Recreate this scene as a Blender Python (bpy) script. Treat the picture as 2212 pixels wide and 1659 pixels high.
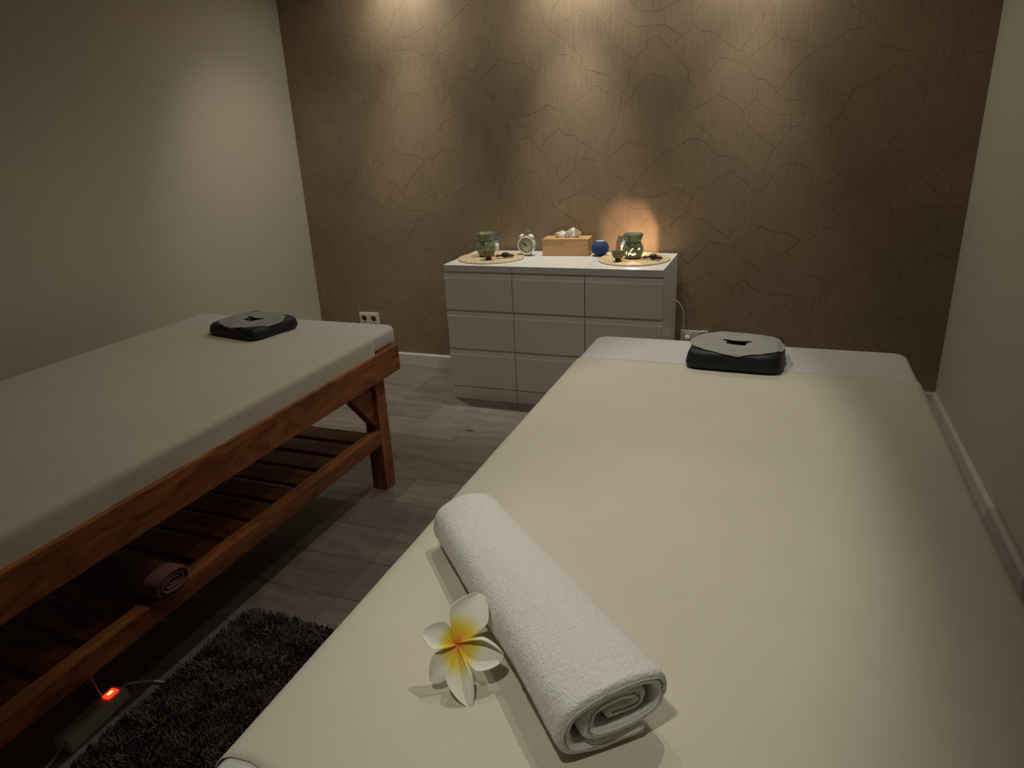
import bpy, bmesh, math, random
from mathutils import Vector, Matrix, noise
random.seed(7)
PI = math.pi
S = bpy.context.scene
COL = S.collection
for o in list(bpy.data.objects):
    bpy.data.objects.remove(o)

# ------------------------------------------------------------------ camera
cam_d = bpy.data.cameras.new('camera')
cam_d.sensor_width = 36.0
cam_d.lens = 1504.5 / 2212 * 36
cam_d.clip_start = 0.02
cam = bpy.data.objects.new('camera', cam_d)
COL.objects.link(cam)
r = Vector((0.9340773, 0.3541762, -0.0453743)); u = Vector((-0.0823658, 0.3373643, 0.9377639)); w = Vector((-0.3474414, 0.8722067, -0.3442963))
m = Matrix((r, u, -w)).transposed().to_4x4(); m.translation = (0, 0, 1.466)
cam.matrix_world = m
S.camera = cam

# ------------------------------------------------------------------ world, lights, exposure
W = bpy.data.worlds.new('world'); S.world = W
W.use_nodes = True
W.node_tree.nodes['Background'].inputs[0].default_value = (0.9, 0.8, 0.7, 1)
W.node_tree.nodes['Background'].inputs[1].default_value = 0.02
S.view_settings.view_transform = 'Standard'
S.view_settings.look = 'None'
S.view_settings.gamma = 1
S.view_settings.use_curve_mapping = False
S.view_settings.exposure = 0.0
WARM = (1.0, 0.95, 0.80)

def spot(name, loc, target, watt, angle, blend, rad=0.02, color=WARM, sx=1.0):
    d = bpy.data.lights.new(name, 'SPOT')
    d.energy = watt; d.spot_size = math.radians(angle); d.spot_blend = blend
    d.shadow_soft_size = rad; d.color = color
    o = bpy.data.objects.new(name, d); COL.objects.link(o)
    o.location = loc
    o.rotation_euler = (Vector(target) - Vector(loc)).to_track_quat('-Z', 'Y').to_euler()
    o.scale = (sx, 1, 1)
    return o

# row of three ceiling downlights close to the papered wall (hot core, wall-side flare, wide spill)
for lx, core, flare, spill in ((-2.10, 46, 11, 10), (-1.10, 66, 15, 12), (-0.24, 45, 9, 12)):
    spot('wall_spot', (lx, 3.66, 2.50), (lx, 3.70, 0), core, 50, 1.0)
    spot('wall_flare', (lx, 3.66, 2.50), (lx, 3.92, 2.10), flare, 76, 1.0)
    spot('wall_spill', (lx, 3.66, 2.50), (lx, 3.60, 0), spill, 168, 0.9)
# downlights over the right table, a wide one between the tables, and an added fill lamp brightening the left wall
spot('bed_spot', (-0.25, 1.85, 2.50), (-0.25, 1.50, 0), 31, 78, 0.50, sx=0.40)
spot('near_spot', (-0.40, 0.20, 2.50), (-0.28, 0.70, 0), 34, 66, 0.7, 0.05, sx=0.55)
spot('aisle_spot', (-0.80, 2.10, 2.50), (-1.20, 2.10, 0), 24, 130, 0.9)
spot('corner_fill', (-2.00, 3.00, 2.50), (-2.90, 3.66, 0.45), 21, 72, 1.0, 0.05)

# ------------------------------------------------------------------ helpers
def link(name, me, mat=None, parent=None, smooth=False):
    o = bpy.data.objects.new(name, me); COL.objects.link(o)
    if mat: me.materials.append(mat)
    if parent: o.parent = parent
    if smooth:
        me.polygons.foreach_set('use_smooth', [True] * len(me.polygons)); me.update()
    return o

def mesh(name, vs, fs, mat=None, parent=None, smooth=False):
    me = bpy.data.meshes.new(name)
    me.from_pydata([tuple(v) for v in vs], [], fs); me.update()
    return link(name, me, mat, parent, smooth)

def tag(o, label=None, cat=None, group=None, kind=None):
    if label: o['label'] = label
    if cat: o['category'] = cat
    if group: o['group'] = group
    if kind: o['kind'] = kind
    return o

def empty(name, loc, label, cat, group=None, rz=0):
    o = bpy.data.objects.new(name, None); COL.objects.link(o)
    o.location = loc; o.rotation_euler = (0, 0, rz); o.empty_display_size = 0.05
    return tag(o, label, cat, group)

def box_bm(bm, x0, x1, y0, y1, z0, z1, bev=0.0, seg=2):
    vs = [bm.verts.new((x, y, z)) for x in (x0, x1) for y in (y0, y1) for z in (z0, z1)]
    fs = [(0,1,3,2),(4,6,7,5),(0,4,5,1),(2,3,7,6),(0,2,6,4),(1,5,7,3)]
    nf = [bm.faces.new([vs[i] for i in f]) for f in fs]
    if bev > 0:
        es = list({e for f in nf for e in f.edges})
        bmesh.ops.bevel(bm, geom=es, offset=bev, segments=seg, affect='EDGES', profile=0.6)

def fin(name, bm, mat=None, parent=None, smooth=False):
    me = bpy.data.meshes.new(name)
    bmesh.ops.recalc_face_normals(bm, faces=bm.faces[:])
    bm.to_mesh(me); bm.free()
    return link(name, me, mat, parent, smooth)

def box(name, x0, x1, y0, y1, z0, z1, mat, parent=None, bev=0.0, seg=2):
    bm = bmesh.new(); box_bm(bm, x0, x1, y0, y1, z0, z1, bev, seg)
    return fin(name, bm, mat, parent)

def prism(name, pts, axis, a, b, mat, parent=None, bev=0.0):
    # pts is a 2D outline in the plane normal to the axis
    bm = bmesh.new()
    def P(q, t): return (t, q[0], q[1]) if axis == 'x' else ((q[0], t, q[1]) if axis == 'y' else (q[0], q[1], t))
    A = [bm.verts.new(P(q, a)) for q in pts]; B = [bm.verts.new(P(q, b)) for q in pts]
    n = len(pts)
    bm.faces.new(A); bm.faces.new(B[::-1])
    for i in range(n): bm.faces.new((A[i], A[(i+1) % n], B[(i+1) % n], B[i]))
    if bev: bmesh.ops.bevel(bm, geom=bm.edges[:], offset=bev, segments=2, affect='EDGES')
    return fin(name, bm, mat, parent)

def lathe_bm(bm, prof, n=40, skip=None):
    rings = []
    for (rr, z) in prof:
        rings.append([bm.verts.new((rr*math.cos(2*PI*i/n), rr*math.sin(2*PI*i/n), z)) for i in range(n)] if rr > 1e-6 else [bm.verts.new((0, 0, z))])
    for k in range(len(prof)-1):
        A, B = rings[k], rings[k+1]
        for i in range(n):
            j = (i+1) % n
            if skip and skip((i+.5)/n*360, (prof[k][1]+prof[k+1][1])/2): continue
            if len(A) == 1 and len(B) == 1: continue
            if len(A) == 1: bm.faces.new((A[0], B[j], B[i]))
            elif len(B) == 1: bm.faces.new((A[i], A[j], B[0]))
            else: bm.faces.new((A[i], A[j], B[j], B[i]))

def lathe(name, prof, mat, parent=None, n=40, smooth=True, skip=None):
    bm = bmesh.new(); lathe_bm(bm, prof, n, skip)
    return fin(name, bm, mat, parent, smooth)

def spline(pts, n=8):
    out = []; P = [Vector(p) for p in pts]
    P = [P[0]*2-P[1]] + P + [P[-1]*2-P[-2]]
    for i in range(1, len(P)-2):
        a, b, c, d = P[i-1:i+3]
        for k in range(n):
            t = k/n
            out.append(0.5*((2*b)+(c-a)*t+(2*a-5*b+4*c-d)*t*t+(3*b-a-3*c+d)*t**3))
    out.append(P[-2]); return out

def tube(name, pts, rad, mat, parent=None, n=8, rfun=None, closed_caps=True):
    bm = bmesh.new(); rings = []
    up = Vector((0, 0, 1)); L = len(pts)
    for i, p in enumerate(pts):
        p = Vector(p); t = (Vector(pts[min(i+1, L-1)]) - Vector(pts[max(i-1, 0)])).normalized()
        s = t.cross(up)
        if s.length < 0.05: s = t.cross(Vector((0, 1, 0)))
        s.normalize(); q = s.cross(t)
        rr = rad if rfun is None else rad*rfun(i/(L-1))
        rings.append([bm.verts.new(p + (s*math.cos(2*PI*k/n) + q*math.sin(2*PI*k/n))*rr) for k in range(n)])
    for A, B in zip(rings, rings[1:]):
        for k in range(n): bm.faces.new((A[k], A[(k+1) % n], B[(k+1) % n], B[k]))
    if closed_caps: bm.faces.new(rings[0]); bm.faces.new(rings[-1])
    return fin(name, bm, mat, parent, True)

def solid(o, t, off=0):
    md = o.modifiers.new('solidify', 'SOLIDIFY'); md.thickness = t; md.offset = off
    return o

def copy_tree(o, parent=None):
    c = o.copy(); COL.objects.link(c)
    if parent: c.parent = parent
    for ch in [x for x in bpy.data.objects if x.parent == o]:
        copy_tree(ch, c)
    return c

# ------------------------------------------------------------------ materials
def M(name, color, rough=0.6, metal=0.0, spec=0.5, sheen=0.0, emit=None, estr=0.0, trans=0.0, coat=0.0, alpha=1.0):
    mt = bpy.data.materials.new(name); mt.use_nodes = True
    b = mt.node_tree.nodes['Principled BSDF']
    b.inputs['Base Color'].default_value = (*color, 1)
    b.inputs['Roughness'].default_value = rough
    b.inputs['Metallic'].default_value = metal
    b.inputs['Specular IOR Level'].default_value = spec
    b.inputs['Sheen Weight'].default_value = sheen
    b.inputs['Transmission Weight'].default_value = trans
    b.inputs['Coat Weight'].default_value = coat
    if emit: b.inputs['Emission Color'].default_value = (*emit, 1); b.inputs['Emission Strength'].default_value = estr
    return mt

def N(mt, typ, **kw):
    n = mt.node_tree.nodes.new(typ)
    for k, v in kw.items():
        if k in n.inputs.keys(): n.inputs[k].default_value = v
        else: setattr(n, k, v)
    return n

def bsdf(mt): return mt.node_tree.nodes['Principled BSDF']

def add_noise(mt, scale=40, amount=0.15, bump=0.1, dist=0.002, stretch=(1, 1, 1), detail=4, rot=None, vary=0.0, cols=None):
    nt = mt.node_tree; L = nt.links.new
    tc = N(mt, 'ShaderNodeTexCoord'); mp = N(mt, 'ShaderNodeMapping'); mp.inputs['Scale'].default_value = stretch
    if rot: mp.inputs['Rotation'].default_value = rot
    nz = N(mt, 'ShaderNodeTexNoise'); nz.inputs['Scale'].default_value = scale; nz.inputs['Detail'].default_value = detail
    L(tc.outputs['Object'], mp.inputs['Vector'])
    src = mp.outputs['Vector']
    oi = N(mt, 'ShaderNodeObjectInfo')
    if vary:
        ad = N(mt, 'ShaderNodeVectorMath', operation='ADD'); sc = N(mt, 'ShaderNodeMath', operation='MULTIPLY'); sc.inputs[1].default_value = 37.0
        L(oi.outputs['Random'], sc.inputs[0]); L(sc.outputs[0], ad.inputs[1]); L(src, ad.inputs[0]); src = ad.outputs[0]
    L(src, nz.inputs['Vector'])
    base = tuple(bsdf(mt).inputs['Base Color'].default_value)[:3]
    rp = N(mt, 'ShaderNodeValToRGB')
    c0, c1 = cols if cols else (tuple(c*(1-amount) for c in base), tuple(min(1, c*(1+amount)) for c in base))
    rp.color_ramp.elements[0].position = 0.32; rp.color_ramp.elements[1].position = 0.68
    rp.color_ramp.elements[0].color = (*c0, 1); rp.color_ramp.elements[1].color = (*c1, 1)
    L(nz.outputs['Fac'], rp.inputs['Fac'])
    out = rp.outputs['Color']
    if vary:
        hs = N(mt, 'ShaderNodeHueSaturation'); mr = N(mt, 'ShaderNodeMapRange')
        mr.inputs['To Min'].default_value = 1-vary; mr.inputs['To Max'].default_value = 1+vary
        L(oi.outputs['Random'], mr.inputs['Value']); L(mr.outputs[0], hs.inputs['Value']); L(out, hs.inputs['Color']); out = hs.outputs['Color']
    L(out, bsdf(mt).inputs['Base Color'])
    if bump:
        bp = N(mt, 'ShaderNodeBump'); bp.inputs['Strength'].default_value = bump; bp.inputs['Distance'].default_value = dist
        L(nz.outputs['Fac'], bp.inputs['Height']); L(bp.outputs[0], bsdf(mt).inputs['Normal'])
    return mt

def wood(name, c0, c1, axis, rough=0.5, scale=9, vary=0.15, knots=True):
    mt = M(name, c0, rough); nt = mt.node_tree; L = nt.links.new
    tc = N(mt, 'ShaderNodeTexCoord'); oi = N(mt, 'ShaderNodeObjectInfo')
    ad = N(mt, 'ShaderNodeVectorMath', operation='ADD'); ml = N(mt, 'ShaderNodeMath', operation='MULTIPLY'); ml.inputs[1].default_value = 23.0
    L(oi.outputs['Random'], ml.inputs[0]); L(tc.outputs['Object'], ad.inputs[0]); L(ml.outputs[0], ad.inputs[1])
    mp = N(mt, 'ShaderNodeMapping'); sc = [1, 1, 1]; sc[axis] = 0.055; mp.inputs['Scale'].default_value = sc
    L(ad.outputs[0], mp.inputs['Vector'])
    # slow warp around knots
    kn = N(mt, 'ShaderNodeTexNoise'); kn.inputs['Scale'].default_value = 3.2; kn.inputs['Detail'].default_value = 2
    mp2 = N(mt, 'ShaderNodeMapping'); s2 = [1.6, 1.6, 1.6]; s2[axis] = 0.7; mp2.inputs['Scale'].default_value = s2
    L(ad.outputs[0], mp2.inputs['Vector']); L(mp2.outputs[0], kn.inputs['Vector'])
    mx = N(mt, 'ShaderNodeVectorMath', operation='MULTIPLY_ADD'); mx.inputs[1].default_value = (0.22, 0.22, 0.22)
    L(kn.outputs['Color'], mx.inputs[0]); L(mp.outputs[0], mx.inputs[2])
    nz = N(mt, 'ShaderNodeTexNoise'); nz.inputs['Scale'].default_value = scale*5; nz.inputs['Detail'].default_value = 6; nz.inputs['Roughness'].default_value = 0.62
    L(mx.outputs[0], nz.inputs['Vector'])
    rp = N(mt, 'ShaderNodeValToRGB'); e = rp.color_ramp.elements
    e[0].position = 0.3; e[0].color = (*c0, 1); e[1].position = 0.66; e[1].color = (*c1, 1)
    L(nz.outputs['Fac'], rp.inputs['Fac']); out = rp.outputs['Color']
    if knots:
        vo = N(mt, 'ShaderNodeTexVoronoi'); vo.inputs['Scale'].default_value = 2.6
        mp3 = N(mt, 'ShaderNodeMapping'); s3 = [2.2, 2.2, 2.2]; s3[axis] = 1.0; s3[0 if axis else 2] = 0.0; mp3.inputs['Scale'].default_value = s3
        L(ad.outputs[0], mp3.inputs['Vector']); L(mp3.outputs[0], vo.inputs['Vector'])
        kr = N(mt, 'ShaderNodeValToRGB'); k = kr.color_ramp.elements
        k[0].position = 0.030; k[0].color = (0.10, 0.08, 0.07, 1); k[1].position = 0.085; k[1].color = (1, 1, 1, 1)
        L(vo.outputs['Distance'], kr.inputs['Fac'])
        mm = N(mt, 'ShaderNodeMix', data_type='RGBA', blend_type='MULTIPLY'); mm.inputs[0].default_value = 0.85
        L(out, mm.inputs[6]); L(kr.outputs['Color'], mm.inputs[7]); out = mm.outputs[2]
    hs = N(mt, 'ShaderNodeHueSaturation'); mr = N(mt, 'ShaderNodeMapRange'); mr.inputs['To Min'].default_value = 1-vary; mr.inputs['To Max'].default_value = 1+vary
    L(oi.outputs['Random'], mr.inputs['Value']); L(mr.outputs[0], hs.inputs['Value']); L(out, hs.inputs['Color'])
    L(hs.outputs['Color'], bsdf(mt).inputs['Base Color'])
    bp = N(mt, 'ShaderNodeBump'); bp.inputs['Strength'].default_value = 0.25; bp.inputs['Distance'].default_value = 0.001
    L(nz.outputs['Fac'], bp.inputs['Height']); L(bp.outputs[0], bsdf(mt).inputs['Normal'])
    return mt

m_wall = add_noise(M('white wall paint', (0.60, 0.55, 0.46), 0.85), 60, 0.02, 0.06, 0.001)
m_ceil = M('ceiling paint', (0.55, 0.53, 0.50), 0.9)
m_trim = M('white trim paint', (0.72, 0.71, 0.68), 0.35)
m_subfloor = M('floor joint', (0.05, 0.045, 0.04), 0.9)
m_plank = wood('grey oak laminate', (0.180, 0.152, 0.128), (0.295, 0.258, 0.220), 0, 0.5, 4, 0.22)
m_frame = {ax: wood('stained pine %d' % ax, (0.115, 0.031, 0.011), (0.46, 0.155, 0.044), ax, 0.42, 5, 0.14) for ax in (0, 1, 2)}
m_mattress = add_noise(M('white stretch cover', (0.66, 0.65, 0.65), 0.85, sheen=0.2), 300, 0.03, 0.08, 0.0006)
m_sheet = add_noise(M('cream bed sheet', (0.66, 0.615, 0.515), 0.9, sheen=0.15), 7, 0.02, 0.0)
m_towel = add_noise(M('white terry cloth', (0.80, 0.80, 0.77), 0.95, sheen=0.4), 260, 0.07, 0.9, 0.0025, detail=3)
m_pink = add_noise(M('dusty pink terry cloth', (0.20, 0.065, 0.062), 0.95, sheen=0.3), 260, 0.12, 0.8, 0.002)
m_black = M('black vinyl', (0.006, 0.0065, 0.010), 0.55)
m_paper = add_noise(M('grey nonwoven paper', (0.34, 0.33, 0.31), 0.95), 22, 0.10, 0.5, 0.002, stretch=(0.5, 2.5, 1))
m_lacquer = M('white lacquer', (0.76, 0.755, 0.74), 0.30)
m_front = M('white drawer lacquer', (0.86, 0.82, 0.78), 0.45)
m_dark = M('dark gap', (0.02, 0.02, 0.018), 0.9)
m_plastic = M('white socket plastic', (0.78, 0.76, 0.70), 0.35)
m_hole = M('dark socket hole', (0.05, 0.045, 0.035), 0.6)
m_jute = add_noise(M('natural jute braid', (0.62, 0.49, 0.31), 0.9), 160, 0.25, 0.6, 0.002)
m_glaze = add_noise(M('green celadon glaze', (0.20, 0.25, 0.15), 0.22, coat=0.3), 35, 0.18, 0.0)
m_olive = add_noise(M('olive brown glaze', (0.17, 0.15, 0.075), 0.28), 30, 0.25, 0.0)
m_brown = add_noise(M('dark brown carved wood', (0.085, 0.045, 0.03), 0.5), 60, 0.3, 0.2)
m_navyband = M('black band', (0.01, 0.011, 0.02), 0.35)
m_string = M('tan string', (0.30, 0.21, 0.10), 0.9)
m_clock = M('white clock enamel', (0.80, 0.80, 0.76), 0.25)
m_dial = M('cream clock dial', (0.60, 0.585, 0.46), 0.5)
m_ink = M('black ink', (0.02, 0.02, 0.018), 0.5)
m_metal = M('brushed metal', (0.40, 0.36, 0.30), 0.3, 1.0)
m_bamboo = wood('bamboo', (0.52, 0.285, 0.12), (0.72, 0.44, 0.215), 0, 0.45, 6, 0.04, False)
m_tissue = M('white tissue paper', (0.88, 0.86, 0.82), 0.9)
m_blue = add_noise(M('blue mesh fabric', (0.010, 0.050, 0.150), 0.8), 500, 0.3, 0.5, 0.001)
m_disc = M('pale glossy disc', (0.55, 0.62, 0.72), 0.15)
m_glass = M('clear bottle plastic', (0.75, 0.80, 0.78), 0.15, trans=0.7)
m_bluecap = M('blue cap plastic', (0.02, 0.16, 0.42), 0.4)
m_label = M('white paper label', (0.75, 0.77, 0.76), 0.7)
m_wax = M('white wax', (0.85, 0.82, 0.75), 0.6)
m_flame = M('candle flame', (1, 0.6, 0.3), 0.5, emit=(1.0, 0.72, 0.42), estr=60)
m_red = M('lit red rocker', (0.6, 0.02, 0.01), 0.3, emit=(1.0, 0.03, 0.01), estr=2.2)
m_redhot = M('lit orange legend', (0.9, 0.2, 0.05), 0.3, emit=(1.0, 0.25, 0.08), estr=4.0)
m_strip = M('off white strip plastic', (0.50, 0.50, 0.44), 0.45)
m_cord = M('white cord', (0.62, 0.60, 0.56), 0.5)
m_rug = add_noise(M('grey shag pile', (0.16, 0.142, 0.13), 0.95), 45, 0.35, 0.0)

# wallpaper
m_paperwall = M('brown embossed wallpaper', (0.30, 0.22, 0.15), 0.7)
def _wp(mt):
    nt = mt.node_tree; L = nt.links.new
    tc = N(mt, 'ShaderNodeTexCoord')
    outs = []
    for ang, sc in ((0.26, 1.0), (-0.22, 1.3)):
        mp = N(mt, 'ShaderNodeMapping'); mp.inputs['Rotation'].default_value = (0, ang, 0); mp.inputs['Scale'].default_value = (48*sc, 1, 2.6)
        nz = N(mt, 'ShaderNodeTexNoise'); nz.inputs['Scale'].default_value = 3.0; nz.inputs['Detail'].default_value = 4
        L(tc.outputs['Object'], mp.inputs['Vector']); L(mp.outputs[0], nz.inputs['Vector']); outs.append(nz.outputs['Fac'])
    vo = N(mt, 'ShaderNodeTexVoronoi'); vo.inputs['Scale'].default_value = 4.5; L(tc.outputs['Object'], vo.inputs['Vector'])
    sp = N(mt, 'ShaderNodeSeparateColor'); L(vo.outputs['Color'], sp.inputs[0])
    mx = N(mt, 'ShaderNodeMix'); L(sp.outputs[0], mx.inputs[0]); L(outs[0], mx.inputs[2]); L(outs[1], mx.inputs[3])
    fine = N(mt, 'ShaderNodeTexNoise'); fine.inputs['Scale'].default_value = 500; L(tc.outputs['Object'], fine.inputs['Vector'])
    ad = N(mt, 'ShaderNodeMath', operation='MULTIPLY_ADD'); ad.inputs[1].default_value = 0.25; L(fine.outputs['Fac'], ad.inputs[0]); L(mx.outputs[0], ad.inputs[2])
    rp = N(mt, 'ShaderNodeValToRGB'); e = rp.color_ramp.elements
    e[0].position = 0.42; e[0].color = (0.256, 0.188, 0.122, 1); e[1].position = 0.85; e[1].color = (0.342, 0.253, 0.168, 1)
    L(ad.outputs[0], rp.inputs['Fac'])
    big = N(mt, 'ShaderNodeTexNoise'); big.inputs['Scale'].default_value = 3; big.inputs['Detail'].default_value = 3; L(tc.outputs['Object'], big.inputs['Vector'])
    hs = N(mt, 'ShaderNodeHueSaturation'); mr = N(mt, 'ShaderNodeMapRange'); mr.inputs['From Min'].default_value = 0.3; mr.inputs['From Max'].default_value = 0.7
    mr.inputs['To Min'].default_value = 0.90; mr.inputs['To Max'].default_value = 1.10
    L(big.outputs['Fac'], mr.inputs['Value']); L(mr.outputs[0], hs.inputs['Value']); L(rp.outputs['Color'], hs.inputs['Color'])
    L(hs.outputs['Color'], bsdf(mt).inputs['Base Color'])
    bp = N(mt, 'ShaderNodeBump'); bp.inputs['Strength'].default_value = 0.22; bp.inputs['Distance'].default_value = 0.0012
    L(ad.outputs[0], bp.inputs['Height']); L(bp.outputs[0], bsdf(mt).inputs['Normal'])
_wp(m_paperwall)
m_crease = M('wallpaper crease', (0.172, 0.122, 0.076), 0.75)

# ------------------------------------------------------------------ room
XL, XR, YB, YF, ZC = -2.965, 0.800, 3.920, -1.10, 2.56
def struct(o): o['kind'] = 'structure'; return o
floor = struct(box('floor', XL-.1, XR+.1, YF-.1, YB+.1, -0.12, -0.010, m_subfloor))
struct(box('ceiling', XL-.1, XR+.1, YF-.1, YB+.1, ZC, ZC+.1, m_ceil))
struct(box('wall_left', XL-.1, XL, YF, YB, -0.02, ZC, m_wall))
struct(box('wall_right', XR, XR+.1, YF, YB, -0.02, ZC, m_wall))
struct(box('wall_front', XL-.1, XR+.1, YF-.1, YF, -0.02, ZC, m_wall))
wall_back = struct(box('wall_back', XL-.1, XR+.1, YB, YB+.1, -0.02, ZC, m_paperwall))

# embossed creases of the wallpaper, repeated half-drop like the paper itself
MOT = [[[-0.864,1.536],[-0.809,1.594],[-0.773,1.646],[-0.732,1.691],[-0.722,1.694],[-0.696,1.692],[-0.655,1.683],[-0.636,1.673],[-0.602,1.616],[-0.571,1.552],[-0.541,1.488],[-0.52,1.481],[-0.463,1.441],[-0.401,1.394],[-0.368,1.349]],[[-1.228,1.932],[-1.213,1.966],[-1.142,1.992],[-1.082,2.029],[-1.044,2.015],[-0.997,1.981],[-0.957,1.948],[-0.944,1.914],[-0.93,1.885],[-0.885,1.839],[-0.843,1.805],[-0.791,1.767]],[[-0.957,1.948],[-0.894,2.001],[-0.892,2.051]],[[-0.894,2.001],[-0.86,1.964],[-0.816,1.935],[-0.778,1.92],[-0.717,1.921],[-0.651,1.919],[-0.616,1.9],[-0.575,1.874]],[[-0.791,1.767],[-0.78,1.784],[-0.737,1.827],[-0.735,1.855],[-0.715,1.863],[-0.678,1.871],[-0.667,1.859],[-0.623,1.816],[-0.571,1.755],[-0.517,1.702],[-0.52,1.663],[-0.486,1.626]],[[-0.791,1.767],[-0.816,1.725],[-0.823,1.678],[-0.831,1.649],[-0.855,1.62],[-0.865,1.59],[-0.868,1.536]],[[-1.327,1.76],[-1.292,1.77],[-1.217,1.823],[-1.189,1.824],[-1.153,1.821],[-1.131,1.803],[-1.101,1.769],[-1.077,1.744],[-1.003,1.728],[-0.946,1.709],[-0.906,1.668],[-0.855,1.62]],[[-1.187,1.529],[-1.169,1.564],[-1.087,1.602],[-1.014,1.656],[-0.99,1.659],[-0.971,1.638],[-0.938,1.62],[-0.905,1.585],[-0.868,1.536]],[[-0.868,1.536],[-0.875,1.494],[-0.894,1.449],[-0.915,1.41],[-0.949,1.37],[-0.993,1.314]],[[-0.598,1.819],[-0.579,1.847],[-0.541,1.875],[-0.499,1.905],[-0.473,1.883],[-0.449,1.87],[-0.42,1.87],[-0.356,1.824],[-0.274,1.768]],[[-2.228,2.027],[-2.201,2.002],[-2.173,1.985],[-2.121,1.983],[-2.085,1.984],[-2.041,2.004],[-1.975,2.031],[-1.897,1.984],[-1.918,1.935],[-1.93,1.905]],[[-0.535,1.581],[-0.486,1.626],[-0.425,1.684],[-0.37,1.747],[-0.356,1.748],[-0.284,1.729]],[[-1.68,1.712],[-1.663,1.736],[-1.574,1.792],[-1.542,1.83],[-1.49,1.801],[-1.408,1.795],[-1.346,1.756],[-1.45,1.661],[-1.482,1.617],[-1.514,1.569],[-1.571,1.635],[-1.611,1.642],[-1.68,1.712]],[[-2.12,1.992],[-2.127,2.019],[-2.143,2.046]]]
vs, fs = [], []
for a in range(-6, 7):
    for b in range(-7, 8):
        ox = a*0.711; oz = -a*0.4505 + b*0.9025
        for ln in MOT:
            pts = []
            for (x, z) in ln:
                pts.append((x+ox, z+oz))
            for (p, q) in zip(pts, pts[1:]):
                if min(p[0], q[0]) < XL+.01 or max(p[0], q[0]) > XR-.01 or min(p[1], q[1]) < 0.09 or max(p[1], q[1]) > ZC-.01: continue
                P = Vector((p[0], p[1])); Q = Vector((q[0], q[1])); d = Q-P
                if d.length < 1e-5: continue
                n = Vector((-d.y, d.x)).normalized()
                k = 3; prev = None
                for i in range(k+1):
                    c = P + d*(i/k)
                    j = (noise.noise(Vector((c.x*60, c.y*60, 0)))) * 0.0022
                    hw = 0.0015 + 0.0009*noise.noise(Vector((c.x*25, c.y*25, 5)))
                    hh = 0.00055 + 0.0005*noise.noise(Vector((c.x*9, c.y*9, 3)))
                    if 0 < i < k: c = c + n*j
                    base = len(vs)
                    vs += [(c.x+n.x*hw, YB+.0003, c.y+n.y*hw), (c.x, YB-hh, c.y), (c.x-n.x*hw, YB+.0003, c.y-n.y*hw)]
                    if prev is not None:
                        fs += [(prev, base, base+1, prev+1), (prev+1, base+1, base+2, prev+2)]
                    prev = base
cr = mesh('wallpaper_crease', vs, fs, m_crease, wall_back); cr['kind'] = 'stuff'

# floor planks (laid across the room)
PW = 0.21
row = 0; y = 2.87 - 20*PW
while y < YB:
    x = XL - 0.01 - random.random()*1.1
    while x < XR:
        x1 = x + 1.28
        a, b = max(x, XL), min(x1, XR); c, d = max(y, YF), min(y+PW, YB)
        if b-a > 0.02 and d-c > 0.01:
            bm = bmesh.new(); box_bm(bm, a+.0004, b-.0004, c+.0005, d-.0005, -0.010, 0.0, 0)
            bmesh.ops.bevel(bm, geom=[e for e in bm.edges if all(v.co.z > -0.001 for v in e.verts)], offset=0.0009, segments=1, affect='EDGES')
            fin('plank', bm, m_plank, floor)
        x = x1
    y += PW

def skirt(name, axis, a, b, pos, sgn, h=0.08, t=0.014):
    pts = [(0, 0), (t, 0), (t, h-.008), (t-.005, h), (0, h)]
    P = [(pos+sgn*q[0], q[1]) for q in pts]
    return struct(prism(name, P, axis, a, b, m_trim))
skirt('baseboard_back', 'x', XL, XR, YB, -1)
skirt('baseboard_right', 'y', YF, YB-.014, XR, -1, 0.085, 0.016)
skirt('baseboard_left', 'y', YF, YB-.014, XL, 1)

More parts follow.
